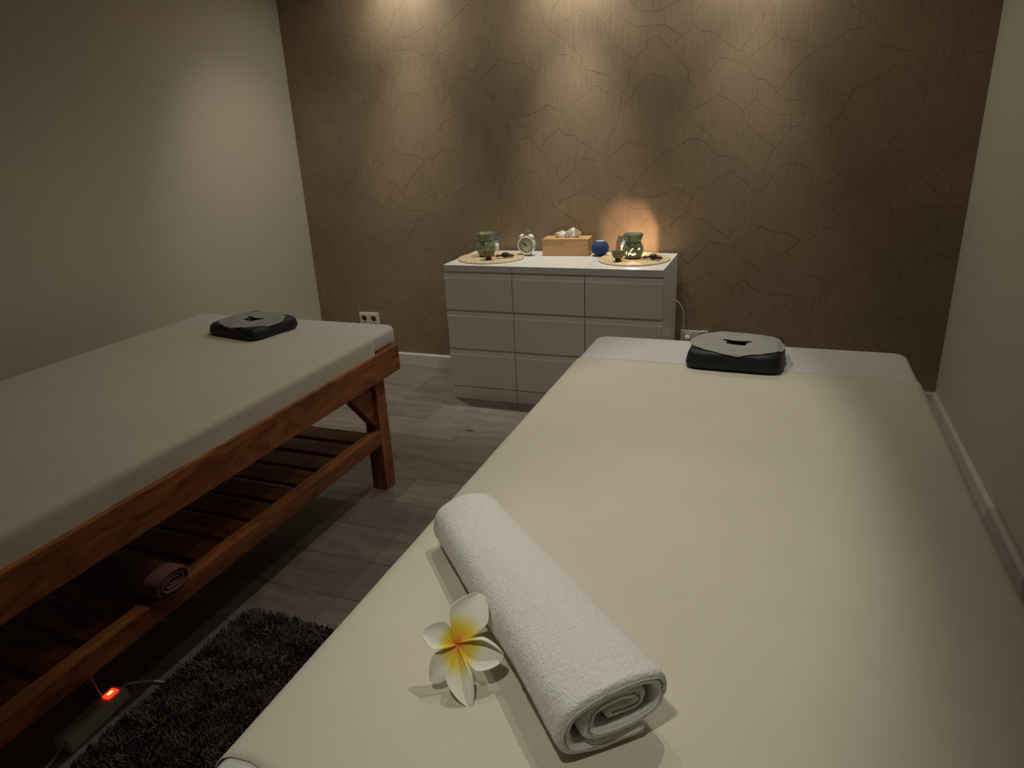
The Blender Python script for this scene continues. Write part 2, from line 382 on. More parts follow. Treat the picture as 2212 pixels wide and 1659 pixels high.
# ------------------------------------------------------------------ massage tables
# local frame: origin on the floor under the outer right far corner of the frame; -x towards the left, -y towards the head of the room entrance
TW, TL = 1.095, 2.12      # width, length
def make_table(loc, label):
    t = empty('massage_table', loc, label, 'table', 'wooden massage tables')
    # long beams
    for x0, x1 in ((-.045, 0), (-TW, -TW+.045)):
        box('side_rail', x0, x1, -TL, 0, .512, .622, m_frame[1], t, .003)
    for y0, y1 in ((-.045, -.001), (-TL+.001, -TL+.045)):
        box('end_rail', -TW+.046, -.046, y0, y1, .512, .620, m_frame[0], t, .002)
    box('deck', -TW+.046, -.046, -TL+.046, -.046, .595, .612, m_frame[1], t)
    for x0, x1 in ((-.098, -.028), (-TW+.028, -TW+.098)):
        for y0, y1 in ((-.170, -.098), (-TL+.098, -TL+.170)):
            box('leg', x0, x1, y0, y1, 0, .511 if x0 > -.5 else .511, m_frame[2], t, .003)
    # diagonal boards
    for x0 in (-.083, -TW+.043):
        box_y = ((-.1705, -1), (-TL+.1705, 1))
        for yy, s in box_y:
            pts = [(yy, .30), (yy+s*.185, .511), (yy+s*.045, .511), (yy, .455)]
            prism('corner_brace', pts, 'x', x0, x0+.04, m_frame[1], t, .001)
    # lower shelf
    for x0, x1 in ((-.072, -.026), (-TW+.026, -TW+.072)):
        box('shelf_rail', x0, x1, -TL+.171, -.171, .224, .286, m_frame[1], t, .003)
    y = -.172; 
    while y > -TL+.27:
        box('slat', -TW+.073, -.073, y-.098, y, .252, .270, m_frame[0], t, .002)
        y -= .1255
    box('shelf_cleat', -.125, -.073, -TL+.18, -.18, .232, .2515, m_frame[1], t)  # unseen cleat, widened to block light falling through the slat gaps
    box('shelf_cleat', -TW+.073, -TW+.090, -TL+.18, -.18, .232, .2515, m_frame[1], t)
    # bolt plugs at the beam ends
    for yy, z in ((-.022, .60), (-.022, .575), (-.022, .535)):
        o = lathe('screw', [(0, .0015), (.004, .0015), (.005, 0)], m_dark, t, 10); o.rotation_euler = (0, PI/2, 0); o.location = (0, yy, z)
    return t
TA = make_table((-1.505, 2.485, 0), 'wooden massage table along the left wall, stained pine frame with slatted lower shelf fully visible')
TB = copy_tree(TA); TB.location = (0.455, 2.515, 0); tag(TB, 'wooden massage table along the right wall, frame hidden under the bed in the foreground')

def mattress(loc, label):
    # rounded rectangle outline lofted up a rounded edge profile, closed by a flat grid-free cap
    x0, x1, y0, y1, h, rc, re = -.535, .535, -2.16, 0, .073, .050, .022
    def outline(inset):
        r_ = max(.004, rc-inset); P = []
        for (cx, cy, a0) in ((x1-inset-r_, y1-inset-r_, 0), (x0+inset+r_, y1-inset-r_, 90), (x0+inset+r_, y0+inset+r_, 180), (x1-inset-r_, y0+inset+r_, 270)):
            for k in range(9):
                a = math.radians(a0+90*k/8); P.append((cx+r_*math.cos(a), cy+r_*math.sin(a)))
        return P
    prof = [(.010, 0), (.002, .006), (0, .014), (0, .030), (0, h-re)] + [(re-re*math.cos(math.radians(a)), h-re+re*math.sin(math.radians(a))) for a in (15, 30, 45, 60, 75, 90)] + [(.035, h+.0004), (.060, h+.0006)]
    vs, fs = [], []; n = None
    for (ins, z) in prof:
        o_ = outline(ins); n = len(o_); vs += [(x, y, z) for x, y in o_]
    for k in range(len(prof)-1):
        for q in range(n): fs.append((k*n+q, k*n+(q+1) % n, (k+1)*n+(q+1) % n, (k+1)*n+q))
    fs.append(tuple(range(n))[::-1]); fs.append(tuple((len(prof)-1)*n+q for q in range(n)))
    o = mesh('mattress', vs, fs, m_mattress, None, True); o.location = loc
    return tag(o, label, 'mattress', 'white covered mattresses')
ZT = .6955
MA = mattress((-2.065, 2.535, .6225), 'white fitted mattress pad on the left massage table')
MB = mattress((-.115, 2.560, .6225), 'white fitted mattress pad on the right foreground massage table')

def sheet(cx, yfar, ynear, zbot_r, label, seed):
    """cream sheet: drapes over both long sides"""
    hw = .541; z1 = ZT+.0025; R = .026
    prof = []
    nd = 7
    for i in range(nd): prof.append((hw, -(nd-i)/nd, 1))
    for i in range(7):
        a = i/6*PI/2; prof.append((hw-R+R*math.cos(a), z1-R+R*math.sin(a), 0))
    for i in range(1, 36): prof.append((hw-R-(2*hw-2*R)*i/36, z1, 2))
    for i in range(7):
        a = PI/2+i/6*PI/2; prof.append((-hw+R+R*math.cos(a), z1-R+R*math.sin(a), 0))
    for i in range(nd): prof.append((-hw, -(i+1)/nd, 1))
    nY = 110; vs, fs = [], []
    for j in range(nY+1):
        v = j/nY
        for i, (x, z, k) in enumerate(prof):
            uu = x*1.0
            yf = yfar + .012*noise.noise(Vector((x*5, seed, 0))) + .004*noise.noise(Vector((x*21, seed, 3)))
            yn = ynear + .016*noise.noise(Vector((x*11, seed+4, 0))) + .018*noise.noise(Vector((x*3.5, seed+9, 0)))
            y = yn + (yf-yn)*v
            bow = 0; sg = 1 if x > 0 else -1
            if k == 1:
                zb = zbot_r + .006*noise.noise(Vector((y*5, seed, 7)))
                if v > .93: zb -= .016*(v-.93)/.07*(1 if x > 0 else .3)
                z = z1-R + (-z)*0
                f = -prof[i][1]
                z = (z1-R) - (z1-R-zb)*f
                bow = f*(.006+.006*noise.noise(Vector((y*4, sg*3, seed))) + .003*noise.noise(Vector((y*14, sg*3, seed))))
            elif k == 2:
                e = min(1, (hw-R-abs(x))/.05)
                z = z1 + e*.0022*max(-.6, noise.noise(Vector((x*3.0, y*1.3, seed)))) + .0006*noise.noise(Vector((x*9, y*5, seed)))
                z += .0012*abs(noise.noise(Vector((x*2, y*9, seed+2))))*e
            else: bow = .001*noise.noise(Vector((y*9, sg, seed)))
            vs.append((cx+x+sg*bow, y, z+.0008))
    n = len(prof)
    for j in range(nY):
        for i in range(n-1):
            fs.append((j*n+i, j*n+i+1, (j+1)*n+i+1, (j+1)*n+i))
    o = mesh('bed_sheet', vs, fs, m_sheet, None, True); solid(o, .0012, 1)
    return tag(o, label, 'sheet', 'cream bed sheets')
SA = sheet(-2.065, 2.318, .45, .600, 'cream sheet draped over the left massage table', 1.3)
SB = sheet(-.115, 2.262, .500, .600, 'cream sheet over the right foreground massage table, under the towel and flower', 6.1)

# ------------------------------------------------------------------ face cushions
def rrect(a, hx, hy, n=4.5):
    c, s = abs(math.cos(a)), abs(math.sin(a))
    return 1.0 / ((c/hx)**n + (s/hy)**n)**(1/n)
def cush_top(x, y):
    a = math.atan2(y, x); d = math.hypot(x, y)/rrect(a, .148, .127, 8)
    e = max(0, min(1, (d-.88)/.12))
    return .062 + .010*y - .030*(1-math.sqrt(max(0, 1-e*e))) + .003*noise.noise(Vector((x*9, y*9, 2)))
def hole_r(a):
    return .030+.008*abs(math.cos(a))**2
def make_cushion(loc, rz, label):
    t = empty('face_cushion', loc, label, 'cushion', 'black face cushions', rz)
    n = 96; rings = []
    prof = [('h', .020, 1.0)]
    vs, fs = [], []
    def ring(fn):
        rings.append(len(vs))
        for i in range(n):
            a = 2*PI*i/n; vs.append(fn(a))
    ring(lambda a: (hole_r(a)*.9*math.cos(a), hole_r(a)*.9*math.sin(a), .004))
    ring(lambda a: (hole_r(a)*.95*math.cos(a), hole_r(a)*.95*math.sin(a), .055))
    for k in range(17):
        f = 1-(1-k/16)**1.6
        def fn(a, f=f):
            R = hole_r(a)*1.1*(1-f) + (rrect(a, .150, .128, 8)-.003)*f
            x, y = R*math.cos(a), R*math.sin(a); return (x, y, cush_top(x, y))
        ring(fn)
    for (off, z) in ((.001, .026), (.002, .018), (-.001, .010), (-.006, .004), (-.016, .0005)):
        ring(lambda a, off=off, z=z: ((rrect(a, .150, .128, 8)+off+.002*noise.noise(Vector((math.cos(a)*4, math.sin(a)*4, z*20))))*math.cos(a), (rrect(a, .150, .128, 8)+off)*math.sin(a), z))
    ring(lambda a: (hole_r(a)*.85*math.cos(a), hole_r(a)*.85*math.sin(a), .0004))
    for A, B in zip(rings, rings[1:]):
        for i in range(n): fs.append((A+i, A+(i+1) % n, B+(i+1) % n, B+i))
    A, B = rings[-1], rings[0]
    for i in range(n): fs.append((A+i, A+(i+1) % n, B+(i+1) % n, B+i))
    mesh('cushion_pad', vs, fs, m_black, t, True)
    # centre well floor (black)
    # paper cover with a star cut face hole
    star = [(-.050, .020), (-.040, .028), (-.015, .019), (.012, .019), (.034, .028), (.050, .022), (.033, -.002), (.029, -.030), (.000, -.030), (-.030, -.022), (-.031, .002)]
    vs, fs, rings = [], [], []
    m_ = 96
    def star_r(a):
        d = Vector((math.cos(a), math.sin(a)))
        best = .03
        for i in range(len(star)):
            p, q = Vector(star[i]), Vector(star[(i+1) % len(star)])
            e = q-p; den = d.x*e.y-d.y*e.x
            if abs(den) < 1e-9: continue
            tt = (p.x*e.y-p.y*e.x)/den; ss = (p.x*d.y-p.y*d.x)/den
            if tt > 0 and -1e-6 <= ss <= 1+1e-6: best = tt
        return best
    for k in range(19):
        f = 1-(1-k/18)**1.5; rings.append(len(vs))
        for i in range(m_):
            a = 2*PI*i/m_
            Ro = 1/((abs(math.cos(a))/.152)**2.0+(abs(math.sin(a))/.122)**2.0)**(1/2.0)*(1+.025*noise.noise(Vector((math.cos(a)*3, math.sin(a)*3, 1))))
            R = star_r(a)*(1-f)+Ro*f
            x, y = R*math.cos(a), R*math.sin(a)
            z = cush_top(max(-.141, min(.141, x)), max(-.126, min(.118, y))) + .0028 + .002*noise.noise(Vector((x*30, y*30, 0)))*min(1, f*2)
            vs.append((x, y-.002, z))
    for A, B in zip(rings, rings[1:]):
        for i in range(m_): fs.append((A+i, A+(i+1) % m_, B+(i+1) % m_, B+i))
    o = mesh('paper_cover', vs, fs, m_paper, t, True); solid(o, .0008, 0)
    tag(o, 'grey disposable paper cover with star shaped face hole')
    return t
cuR = make_cushion((-.118, 2.335, ZT+.0035), math.radians(-2), 'black face cushion with grey paper cover at the head of the right massage table')
cuL = copy_tree(cuR); cuL.location = (-2.095, 2.300, ZT+.0035); cuL.scale = (1, 1, .82); cuL.rotation_euler = (0, 0, math.radians(-10))
tag(cuL, 'black face cushion with grey paper cover at the head of the left massage table')

# ------------------------------------------------------------------ rolled towels
def rolled(name, length, ax, az, turns, thick, mat, seg, disp, lab_end=None, rin=.22, seed=0, sag=0.0, ragged=.006, taper=0.0, end_ang=-.75):
    """spiral-wound cloth; axis along x, centre at origin"""
    # flattened spiral: constant-pitch wraps around a short straight core
    rmax = az-thick*.55; Lc = max(0.0, (ax-thick*.55)-rmax); r0 = rmax*rin; pitch = (rmax-r0)/turns
    dense = []
    a = end_ang; r_ = rmax; step = math.radians(7)
    nst = int(turns*360/7)
    for k in range(nst+1):
        a = end_ang - k*step; r_ = rmax - pitch*(k*7/360)
        c_, s_ = math.cos(a), math.sin(a)
        core = Lc*(.35+.65*(r_/rmax))
        xq = core*max(-1, min(1, c_*1.35)) + r_*c_
        dense.append(Vector((xq, r_*s_*(1 if s_ > 0 else .90))))
    dense = dense[::-1]
    path = dense; npt = len(path)-1
    nor = []
    for i in range(npt+1):
        t = path[min(i+1, npt)]-path[max(i-1, 0)]; t.normalize(); nor.append(Vector((t.y, -t.x)))
    def outline(h):
        P = [path[i] + nor[i]*(h) for i in range(npt+1)]
        Q = [path[i] - nor[i]*(h) for i in range(npt+1)]
        t = (path[-1]-path[-2]).normalized()
        cap = [path[-1]+t*h*.9]
        t0 = (path[0]-path[1]).normalized()
        cap0 = [path[0]+t0*h*.9]
        return P + cap + Q[::-1] + cap0
    xs = [(0, .02), (.0007, .42), (.0022, .72), (.0050, .92), (.008, 1.0)]
    x_list = [(-length/2+a, b) for a, b in xs]
    nmid = seg
    x_list += [(-length/2+.008+(length-.016)*(i/nmid), 1.0) for i in range(1, nmid)]
    x_list += [(length/2-a, b) for a, b in xs[::-1]]
    vs, fs = [], []; n = None
    for (x, b) in x_list:
        o = outline(thick*.5*b); n = len(o)
        for i, q in enumerate(o):
            s = (i if i <= npt else 2*npt+2-i)/npt; s = max(0, min(1, s))
            # ragged end: each wrap starts at its own distance
            xe = x
            endf = abs(x)/(length/2)
            if endf > .75:
                xe = x + math.copysign(1, x)*(endf-.75)*4*ragged*(noise.noise(Vector((s*5, seed, 1)))*2 - (1-s)*1.2)
            y, z = q.x, q.y
            d = noise.noise(Vector((xe*260, y*260, z*260)))*disp + noise.noise(Vector((xe*90, y*90, z*90)))*disp*.8
            big = noise.noise(Vector((xe*7, math.atan2(z, y)*.9, seed)))*.0035
            rr = math.hypot(y, z)+1e-6
            k = 1+(d+big*min(1, rr/ax*1.2))/rr*(1 if s > .1 else .3)
            tp = 1+taper*x/length*2
            vs.append((xe, y*k*tp, (z*k+az)*(1+(tp-1)*.6)-az + sag*((x/length*2)**2)))
    for j in range(len(x_list)-1):
        for i in range(n):
            fs.append((j*n+i, j*n+(i+1) % n, (j+1)*n+(i+1) % n, (j+1)*n+i))
    # close both ends: bridge outer side with inner side
    for base, fl in ((0, 1), ((len(x_list)-1)*n, 0)):
        for i in range(npt):
            a, b_ = base+i, base+i+1; c, d_ = base+2*npt+2-i-0, base+2*npt+1-i
            # inner index of point i is (npt+1) + 1 + (npt - i) - 1 + ... 
            qi = base + (npt+2) + (npt-i); qj = base + (npt+2) + (npt-i-1)
            f = (a, b_, qj, qi); fs.append(f if fl else f[::-1])
        f = (base+npt, base+npt+1, base+npt+2); fs.append(f)
        f = (base+0, base+n-2, base+n-1); fs.append(f)
    o = mesh(name, vs, fs, mat, None, True)
    return o
tw = rolled('rolled_towel', .575, .092, .059, 2.15, .0192, m_towel, 250, .0012, rin=.06, seed=3, taper=.11, end_ang=-1.30)
c_far = Vector((-.545, 1.092)); c_near = Vector((-.146, .690))
d = c_near-c_far
tw.location = ((c_far.x+c_near.x)/2, (c_far.y+c_near.y)/2, ZT+.003+.055)
tw.rotation_euler = (math.radians(4), 0, math.atan2(d.y, d.x))
tag(tw, 'white terry towel rolled up on the cream sheet beside the flower', 'towel')
pk = rolled('rolled_towel', .34, .066, .043, 3.4, .0100, m_pink, 60, .0008, rin=.08, seed=8)
pk.location = (-1.508-.17, 1.172, .322); pk.rotation_euler = (0, 0, math.radians(2))
tag(pk, 'dusty pink towel rolled up on the lower shelf of the left massage table', 'towel')

# ------------------------------------------------------------------ plumeria flower
def petal_mat():
    mt = M('plumeria petal', (0.85, 0.83, 0.72), 0.55); L = mt.node_tree.links.new
    bsdf(mt).inputs['Subsurface Weight'].default_value = 0.0
    uv = N(mt, 'ShaderNodeUVMap'); sp = N(mt, 'ShaderNodeSeparateXYZ'); L(uv.outputs[0], sp.inputs[0])
    nz = N(mt, 'ShaderNodeTexNoise'); nz.inputs['Scale'].default_value = 4
    L(uv.outputs[0], nz.inputs['Vector'])
    # widen the yellow along the middle
    a = N(mt, 'ShaderNodeMath', operation='MULTIPLY_ADD'); a.inputs[1].default_value = 0.10; L(nz.outputs['Fac'], a.inputs[0]); L(sp.outputs[0], a.inputs[2])
    ab = N(mt, 'ShaderNodeMath', operation='ABSOLUTE'); L(sp.outputs[1], ab.inputs[0])
    b2 = N(mt, 'ShaderNodeMath', operation='MULTIPLY_ADD'); b2.inputs[1].default_value = 0.12; L(ab.outputs[0], b2.inputs[0]); L(a.outputs[0], b2.inputs[2])
    rp = N(mt, 'ShaderNodeValToRGB'); e = rp.color_ramp.elements
    e[0].position = 0.06; e[0].color = (0.60, 0.10, 0.005, 1); e[1].position = 0.66; e[1].color = (0.86, 0.84, 0.74, 1)
    for p_, c_ in ((.15, (0.80, 0.24, 0.003, 1)), (.26, (0.80, 0.47, 0.004, 1)), (.42, (0.80, 0.62, 0.03, 1)), (.56, (0.84, 0.78, 0.42, 1))):
        q = rp.color_ramp.elements.new(p_); q.color = c_
    L(b2.outputs[0], rp.inputs['Fac']); L(rp.outputs['Color'], bsdf(mt).inputs['Base Color'])
    return mt
m_petal = petal_mat()
FC = Vector((-.405, .745, ZT+.053))
tilt = math.radians(33)
fu = Vector((.93, .37, 0)).normalized(); fb = Vector((-.37, .93, 0)).normalized()
fv = fb*math.cos(tilt) + Vector((0, 0, 1))*math.sin(tilt); fn_ = fu.cross(fv)
fl = empty('plumeria_flower', (FC.x, FC.y, ZT+.004), 'white and yellow five petal plumeria flower leaning on the rolled white towel', 'flower')
def petal(ang, length, width, lift, curlL, curlR, tip=0.6, twist=0.0, bend=0.0, droop=0.0):
    ns, nt_ = 22, 12; vs, fs, uvs = [], [], []
    a = math.radians(ang); ca, sa = math.cos(a), math.sin(a)
    for i in range(ns+1):
        s = i/ns
        wd = width*.5*(math.sin(PI*min(1, s**tip*.96+.02)))**.62 * (0.30+.70*min(1, s*1.9))
        wd = max(wd, .0018)
        for j in range(nt_+1):
            t = j/nt_*2-1
            # curled edges (left = +t)
            cl = curlL if t > 0 else curlR
            sg = 1 if t > 0 else -1; at = abs(t); q = 0.0; up = 0.0; K = 8
            for k_ in range(K):                       # walk outwards along the curled cross-section
                tt = at*(k_+.5)/K; th = cl*2.3*max(0, tt-.25)/.75
                q += sg*math.cos(th)*wd*at/K; up += math.sin(th)*wd*at/K
            q -= sg*0
            x = s*length; y = q + bend*length*s*s
            z = lift*math.sin(min(1, s*1.15)*PI*.5)*length - droop*length*s**2.5 + up + twist*t*wd*s + .0015*t*(1-s)
            X = ca*x - sa*y; Y = sa*x + ca*y
            P = fu*X + fv*Y + fn_*z
            vs.append((P.x, P.y, P.z + FC.z-(ZT+.004))); uvs.append((s, t))
    n = nt_+1
    for i in range(ns):
        for j in range(nt_): fs.append((i*n+j, (i+1)*n+j, (i+1)*n+j+1, i*n+j+1))
    me = bpy.data.meshes.new('petal'); me.from_pydata(vs, [], fs); me.update()
    ul = me.uv_layers.new(name='UVMap')
    for lp in me.loops: ul.data[lp.index].uv = uvs[lp.vertex_index]
    o = link('petal', me, m_petal, fl, True); solid(o, .0016, 0)
    md = o.modifiers.new('sub', 'SUBSURF'); md.levels = 1; md.render_levels = 1
    return o
petal(66, .080, .068, .12, .35, .22, .75, .10, -.06)          # top
petal(158, .052, .052, .20, .45, .25, .72, -.2, .05)           # left
petal(232, .062, .042, -.02, -.12, .30, .85, -.30, .03, .1)     # lower left
petal(279, .088, .056, -.02, 1.25, .40, .95, -.15, .07, .05)      # bottom
petal(346, .072, .070, .06, 1.35, .20, .85, -.10, -.05, .08)      # right
st = tube('flower_stalk', [Vector((-.0012, .0025, .043)), Vector((-.004, .012, .028)), Vector((-.003, .020, .014)), Vector((.001, .024, .0035))], .0022, M('pale green stalk', (.45, .48, .22), .6), fl, 8)

# ------------------------------------------------------------------ chests of drawers
def make_chest(loc, label):
    t = empty('chest_of_drawers', loc, label, 'chest of drawers', 'white three drawer chests against the wallpapered wall')
    w_ = .3985; D = .478; bz = 0.0
    # origin: left front floor corner ; y to the back
    box('side_panel', 0, .016, .020, D, bz, .7455, m_lacquer, t, .0008, 1)
    box('side_panel', w_-.016, w_, .020, D, bz, .7455, m_lacquer, t, .0008, 1)
    box('back_panel', .0165, w_-.0165, D-.006, D, .01, .745, m_lacquer, t)
    box('top_panel', 0, w_, 0, D, .746, .781, m_lacquer, t, .0012, 1)
    box('plinth', .002, w_-.002, .004, .0195, 0, .076, m_front, t, .0006, 1)
    for z0, z1 in ((.0805, .3050), (.3085, .5285), (.5320, .7445)):
        d_ = empty_part = bpy.data.objects.new('drawer', None)
        # front with bevelled finger lip along its top edge: profile in (y,z), side stiles keep the full height
        lip = .036
        pts = [(0.0, z0), (.0195, z0), (.0195, z1-.0005), (.0100, z1-.0005), (.0065, z1-lip+.003), (0.0, z1-lip)]
        bpy.data.objects.remove(d_)
        f = prism('drawer', [(a, b) for a, b in pts], 'x', .002, w_-.002, m_front, t)
        prism('drawer_lip_end', [(.001, z1-lip), (.0195, z1-lip+.002), (.0195, z1-.012), (.0060, z1-.012)], 'x', .0005, .0018, m_lacquer, f)
        prism('drawer_lip_end', [(.001, z1-lip), (.0195, z1-lip+.002), (.0195, z1-.012), (.0060, z1-.012)], 'x', w_-.0018, w_-.0005, m_lacquer, f)
        box('drawer_box', .02, w_-.02, .0196, .43, z0+.012, z1-.04, m_lacquer, f)
    return t
CH = []
labs = ['white three drawer chest at the left of the row, under the left woven mat', 'white three drawer chest in the middle of the row, under the bamboo tissue box', 'white three drawer chest at the right of the row, under the lit oil burner']
for i in range(3):
    if i == 0: c = make_chest((-1.735, 3.42, 0), labs[0])
    else:
        c = copy_tree(CH[0]); c.location = (-1.735+.400*i, 3.42, 0); tag(c, labs[i])
    CH.append(c)
ZD = .7812

# ------------------------------------------------------------------ woven mats
def mat_(loc, label, rot):
    pts, R, turns = [], .184, 19
    n = turns*56
    for i in range(n+1):
        f = i/n; a = f*turns*2*PI; rr = .006+R*f
        pts.append(Vector((rr*math.cos(a), rr*math.sin(a), .0048)))
    o = tube('placemat', pts, .0054, m_jute, None, 6, rfun=lambda f: 1+.10*math.sin(f*turns*2*PI*(14+60*f)))
    o.location = loc; o.rotation_euler = (0, 0, rot); o.scale = (1, 1, .78)
    return tag(o, label, 'placemat', 'round woven jute mats')
PM1 = mat_((-1.540, 3.648, ZD), 'round woven jute mat on the left end of the white chests', 0)
PM2 = mat_((-.738, 3.683, ZD), 'round woven jute mat on the right end of the white chests, under the lit burner', 2.0)
ZM = ZD+.0090

# ------------------------------------------------------------------ oil burners
def make_burner(loc, rz, label):
    t = empty('oil_burner', loc, label, 'oil burner', 'green ceramic oil burners', rz)
    # body profile
    body = []
    pr = [(0, .037), (.004, .041), (.012, .0465), (.025, .0525), (.038, .0548), (.050, .0545), (.062, .0515), (.072, .0475), (.080, .0435), (.086, .0410)]
    for k in range(len(pr)-1):
        (z0, r0), (z1, r1) = pr[k], pr[k+1]
        m_ = max(1, int((z1-z0)/.0016))
        for q in range(m_):
            f = q/m_; body.append((r0+(r1-r0)*f, z0+(z1-z0)*f))
    body.append((pr[-1][1], pr[-1][0]))
    def seg_d(px, py, a, b):
        a = Vector(a); b = Vector(b); p_ = Vector((px, py)); ab = b-a
        f = max(0, min(1, (p_-a).dot(ab)/ab.length_squared)); return (p_-(a+ab*f)).length
    def skip(azd, z):
        # front is azimuth 270; back opening (tea light hatch) around 90
        az = (azd-270+180) % 360-180       # 0 at front, + to the right
        if z < .004: return False
        bz = (azd-96+180) % 360-180
        if abs(bz) < 33 and .010 < z < .082 and (abs(bz)/36)**2+max(0, (z-.045)/.040)**2 < 1: return True
        X = az*.055*PI/180
        # leaf shaped cut outs
        if seg_d(X, z, (.003, .054), (-.006, .044)) < .0028 or seg_d(X, z, (-.006, .044), (-.0105, .034)) < .0024: return True
        if seg_d(X, z, (-.014, .033), (-.020, .024)) < .0036: return True
        if seg_d(X, z, (-.006, .030), (.004, .0245)) < .0036 or seg_d(X, z, (.004, .0245), (.017, .0285)) < .0040: return True
        if seg_d(X, z, (-.030, .040), (-.034, .028)) < .0030: return True
        if seg_d(X, z, (.034, .050), (.040, .056)) < .0030 or seg_d(X, z, (.040, .056), (.046, .051)) < .0024: return True
        return False
    o = lathe('burner_body', body, m_glaze, t, 150, True, skip); solid(o, .0042, -1)
    lathe('burner_foot', [(0, .0005), (.036, .0005), (.0365, .0030), (0, .0042)], m_glaze, t, 40)
    lathe('oil_bowl', [(0, .082), (.030, .083), (.0385, .0845), (.0405, .0862), (.0400, .0885), (.0440, .0905), (.0475, .103), (.0515, .118), (.0545, .1245), (.0550, .1268), (.0530, .1278), (.0505, .1255), (.046, .110), (.036, .098), (0, .094)], m_glaze, t, 56)
    return t
B1 = make_burner((-1.578, 3.668, ZM), math.radians(24), 'green ceramic oil burner on the left jute mat, unlit')
B2 = copy_tree(B1); B2.location = (-.743, 3.690, ZM); B2.rotation_euler = (0, 0, math.radians(6)); tag(B2, 'green ceramic oil burner on the right jute mat, lit inside')
def tealight(loc, label, lit):
    t = empty('tealight', loc, label, 'candle')
    lathe('tealight_cup', [(0, 0), (.0185, 0), (.019, .013), (.018, .013), (.0178, .001)], m_metal, t, 28)
    lathe('tealight_wax', [(0.0176, .002), (.0176, .0105), (0, .0100)], m_wax, t, 28)
    if lit:
        lathe('flame', [(0, .011), (.0030, .014), (.0038, .018), (.0025, .024), (0, .031)], m_flame, t, 14)
        d = bpy.data.lights.new('candle_light', 'POINT'); d.energy = 3.1; d.color = (1.0, .60, .36); d.shadow_soft_size = .0045
        l = bpy.data.objects.new('candle_light', d); COL.objects.link(l); l.parent = t; l.location = (0, 0, .036)
    return t
tealight((-.743, 3.690, ZM+.0045), 'lit tealight glowing inside the right oil burner', True)

# ------------------------------------------------------------------ tea bowls
def bowl(loc, label):
    t = empty('tea_bowl', loc, label, 'bowl', 'small olive glazed tea bowls')
    lathe('bowl_body', [(0, .0115), (.012, .012), (.022, .017), (.030, .027), (.0345, .040), (.036, .0495), (.0352, .0505), (.0335, .0495), (.032, .040), (.027, .028), (.018, .019), (0, .016)], m_olive, t, 48)
    lathe('bowl_foot', [(0, .0005), (.0155, .0005), (.0165, .003), (.0145, .012), (0, .012)], m_brown, t, 32)
    return t
b1 = bowl((-1.520, 3.556, ZM), 'small olive brown tea bowl on the left jute mat')
b2 = copy_tree(b1); b2.location = (-.800, 3.590, ZM); tag(b2, 'small olive brown tea bowl on the right jute mat')

# ------------------------------------------------------------------ dark carved pieces with band and string
def ornament(loc, rz, flip, label):
    t = empty('carved_ornament', loc, label, 'ornament', 'dark carved wooden ornaments on the mats', rz)
    pts = [(-.052, 0, .009), (-.040, .001, .011), (-.028, 0, .012), (-.014, -.001, .014), (0, 0, .0155), (.014, .001, .015), (.028, 0, .013), (.042, -.001, .011), (.052, 0, .010)]
    rf = spline([(.45, 0, 0), (.85, 0, 0), (.55, 0, 0), (1.0, 0, 0), (1.3, 0, 0), (1.35, 0, 0), (1.15, 0, 0), (.95, 0, 0), (.3, 0, 0)], 6)
    sp = spline(pts, 6)
    o = tube('ornament_body', sp, .0088, m_brown, t, 12, rfun=lambda f: rf[int(f*(len(rf)-1))].x)
    tube('ornament_band', [(-.012, -.001, .0150), (-.004, 0, .0155), (.008, .0, .0160), (.018, .001, .0150)], .0145, m_navyband, t, 14, rfun=lambda f: .86+.14*math.sin(f*PI))
    tube('string', spline([(.006, -.010, .004), (-.004, -.022, .0022), (-.016, -.030, .0022), (-.030, -.040, .0022), (-.034, -.048, .0022)] if not flip else [(.012, -.010, .004), (.022, -.022, .0022), (.034, -.032, .0022), (.046, -.046, .0022)], 6), .0020, m_string, t, 6)
    return t
ornament((-1.447, 3.618, ZM), math.radians(14), False, 'dark brown carved ornament with black band on the left jute mat')
ornament((-.630, 3.650, ZM), math.radians(-6), True, 'dark brown carved ornament with black band on the right jute mat')

# ------------------------------------------------------------------ small bottles behind the burners
def bottle(loc, label):
    t = empty('small_bottle', loc, label, 'bottle', 'small bottles with blue caps')
    lathe('bottle_body', [(0, 0), (.0165, 0), (.0175, .003), (.0175, .056), (.014, .063), (.0105, .066), (0, .066)], m_glass, t, 28)
    lathe('bottle_label', [(.0178, .008), (.0181, .008), (.0181, .050), (.0178, .050)], m_label, t, 28)
    lathe('bottle_cap', [(0, .0665), (.0125, .0665), (.0128, .076), (.0115, .078), (0, .078)], m_bluecap, t, 24)
    for k, (a0, a1, z) in enumerate(((-115, -85, .041), (-112, -88, .036), (-114, -92, .031))):
        vs, fs = [], []
        for i in range(7):
            a = math.radians(a0+(a1-a0)*i/6); vs += [(.01825*math.cos(a), .01825*math.sin(a), z-.0011), (.01825*math.cos(a), .01825*math.sin(a), z+.0011)]
        for i in range(6): fs.append((2*i, 2*i+2, 2*i+3, 2*i+1))
        mesh('label_print', vs, fs, m_ink, t)
    return t
bo1 = bottle((-1.600, 3.865, ZD), 'small clear bottle with blue cap behind the unlit left oil burner')
bo2 = copy_tree(bo1); bo2.location = (-.830, 3.865, ZD); tag(bo2, 'small clear bottle with blue cap behind the lit right oil burner')

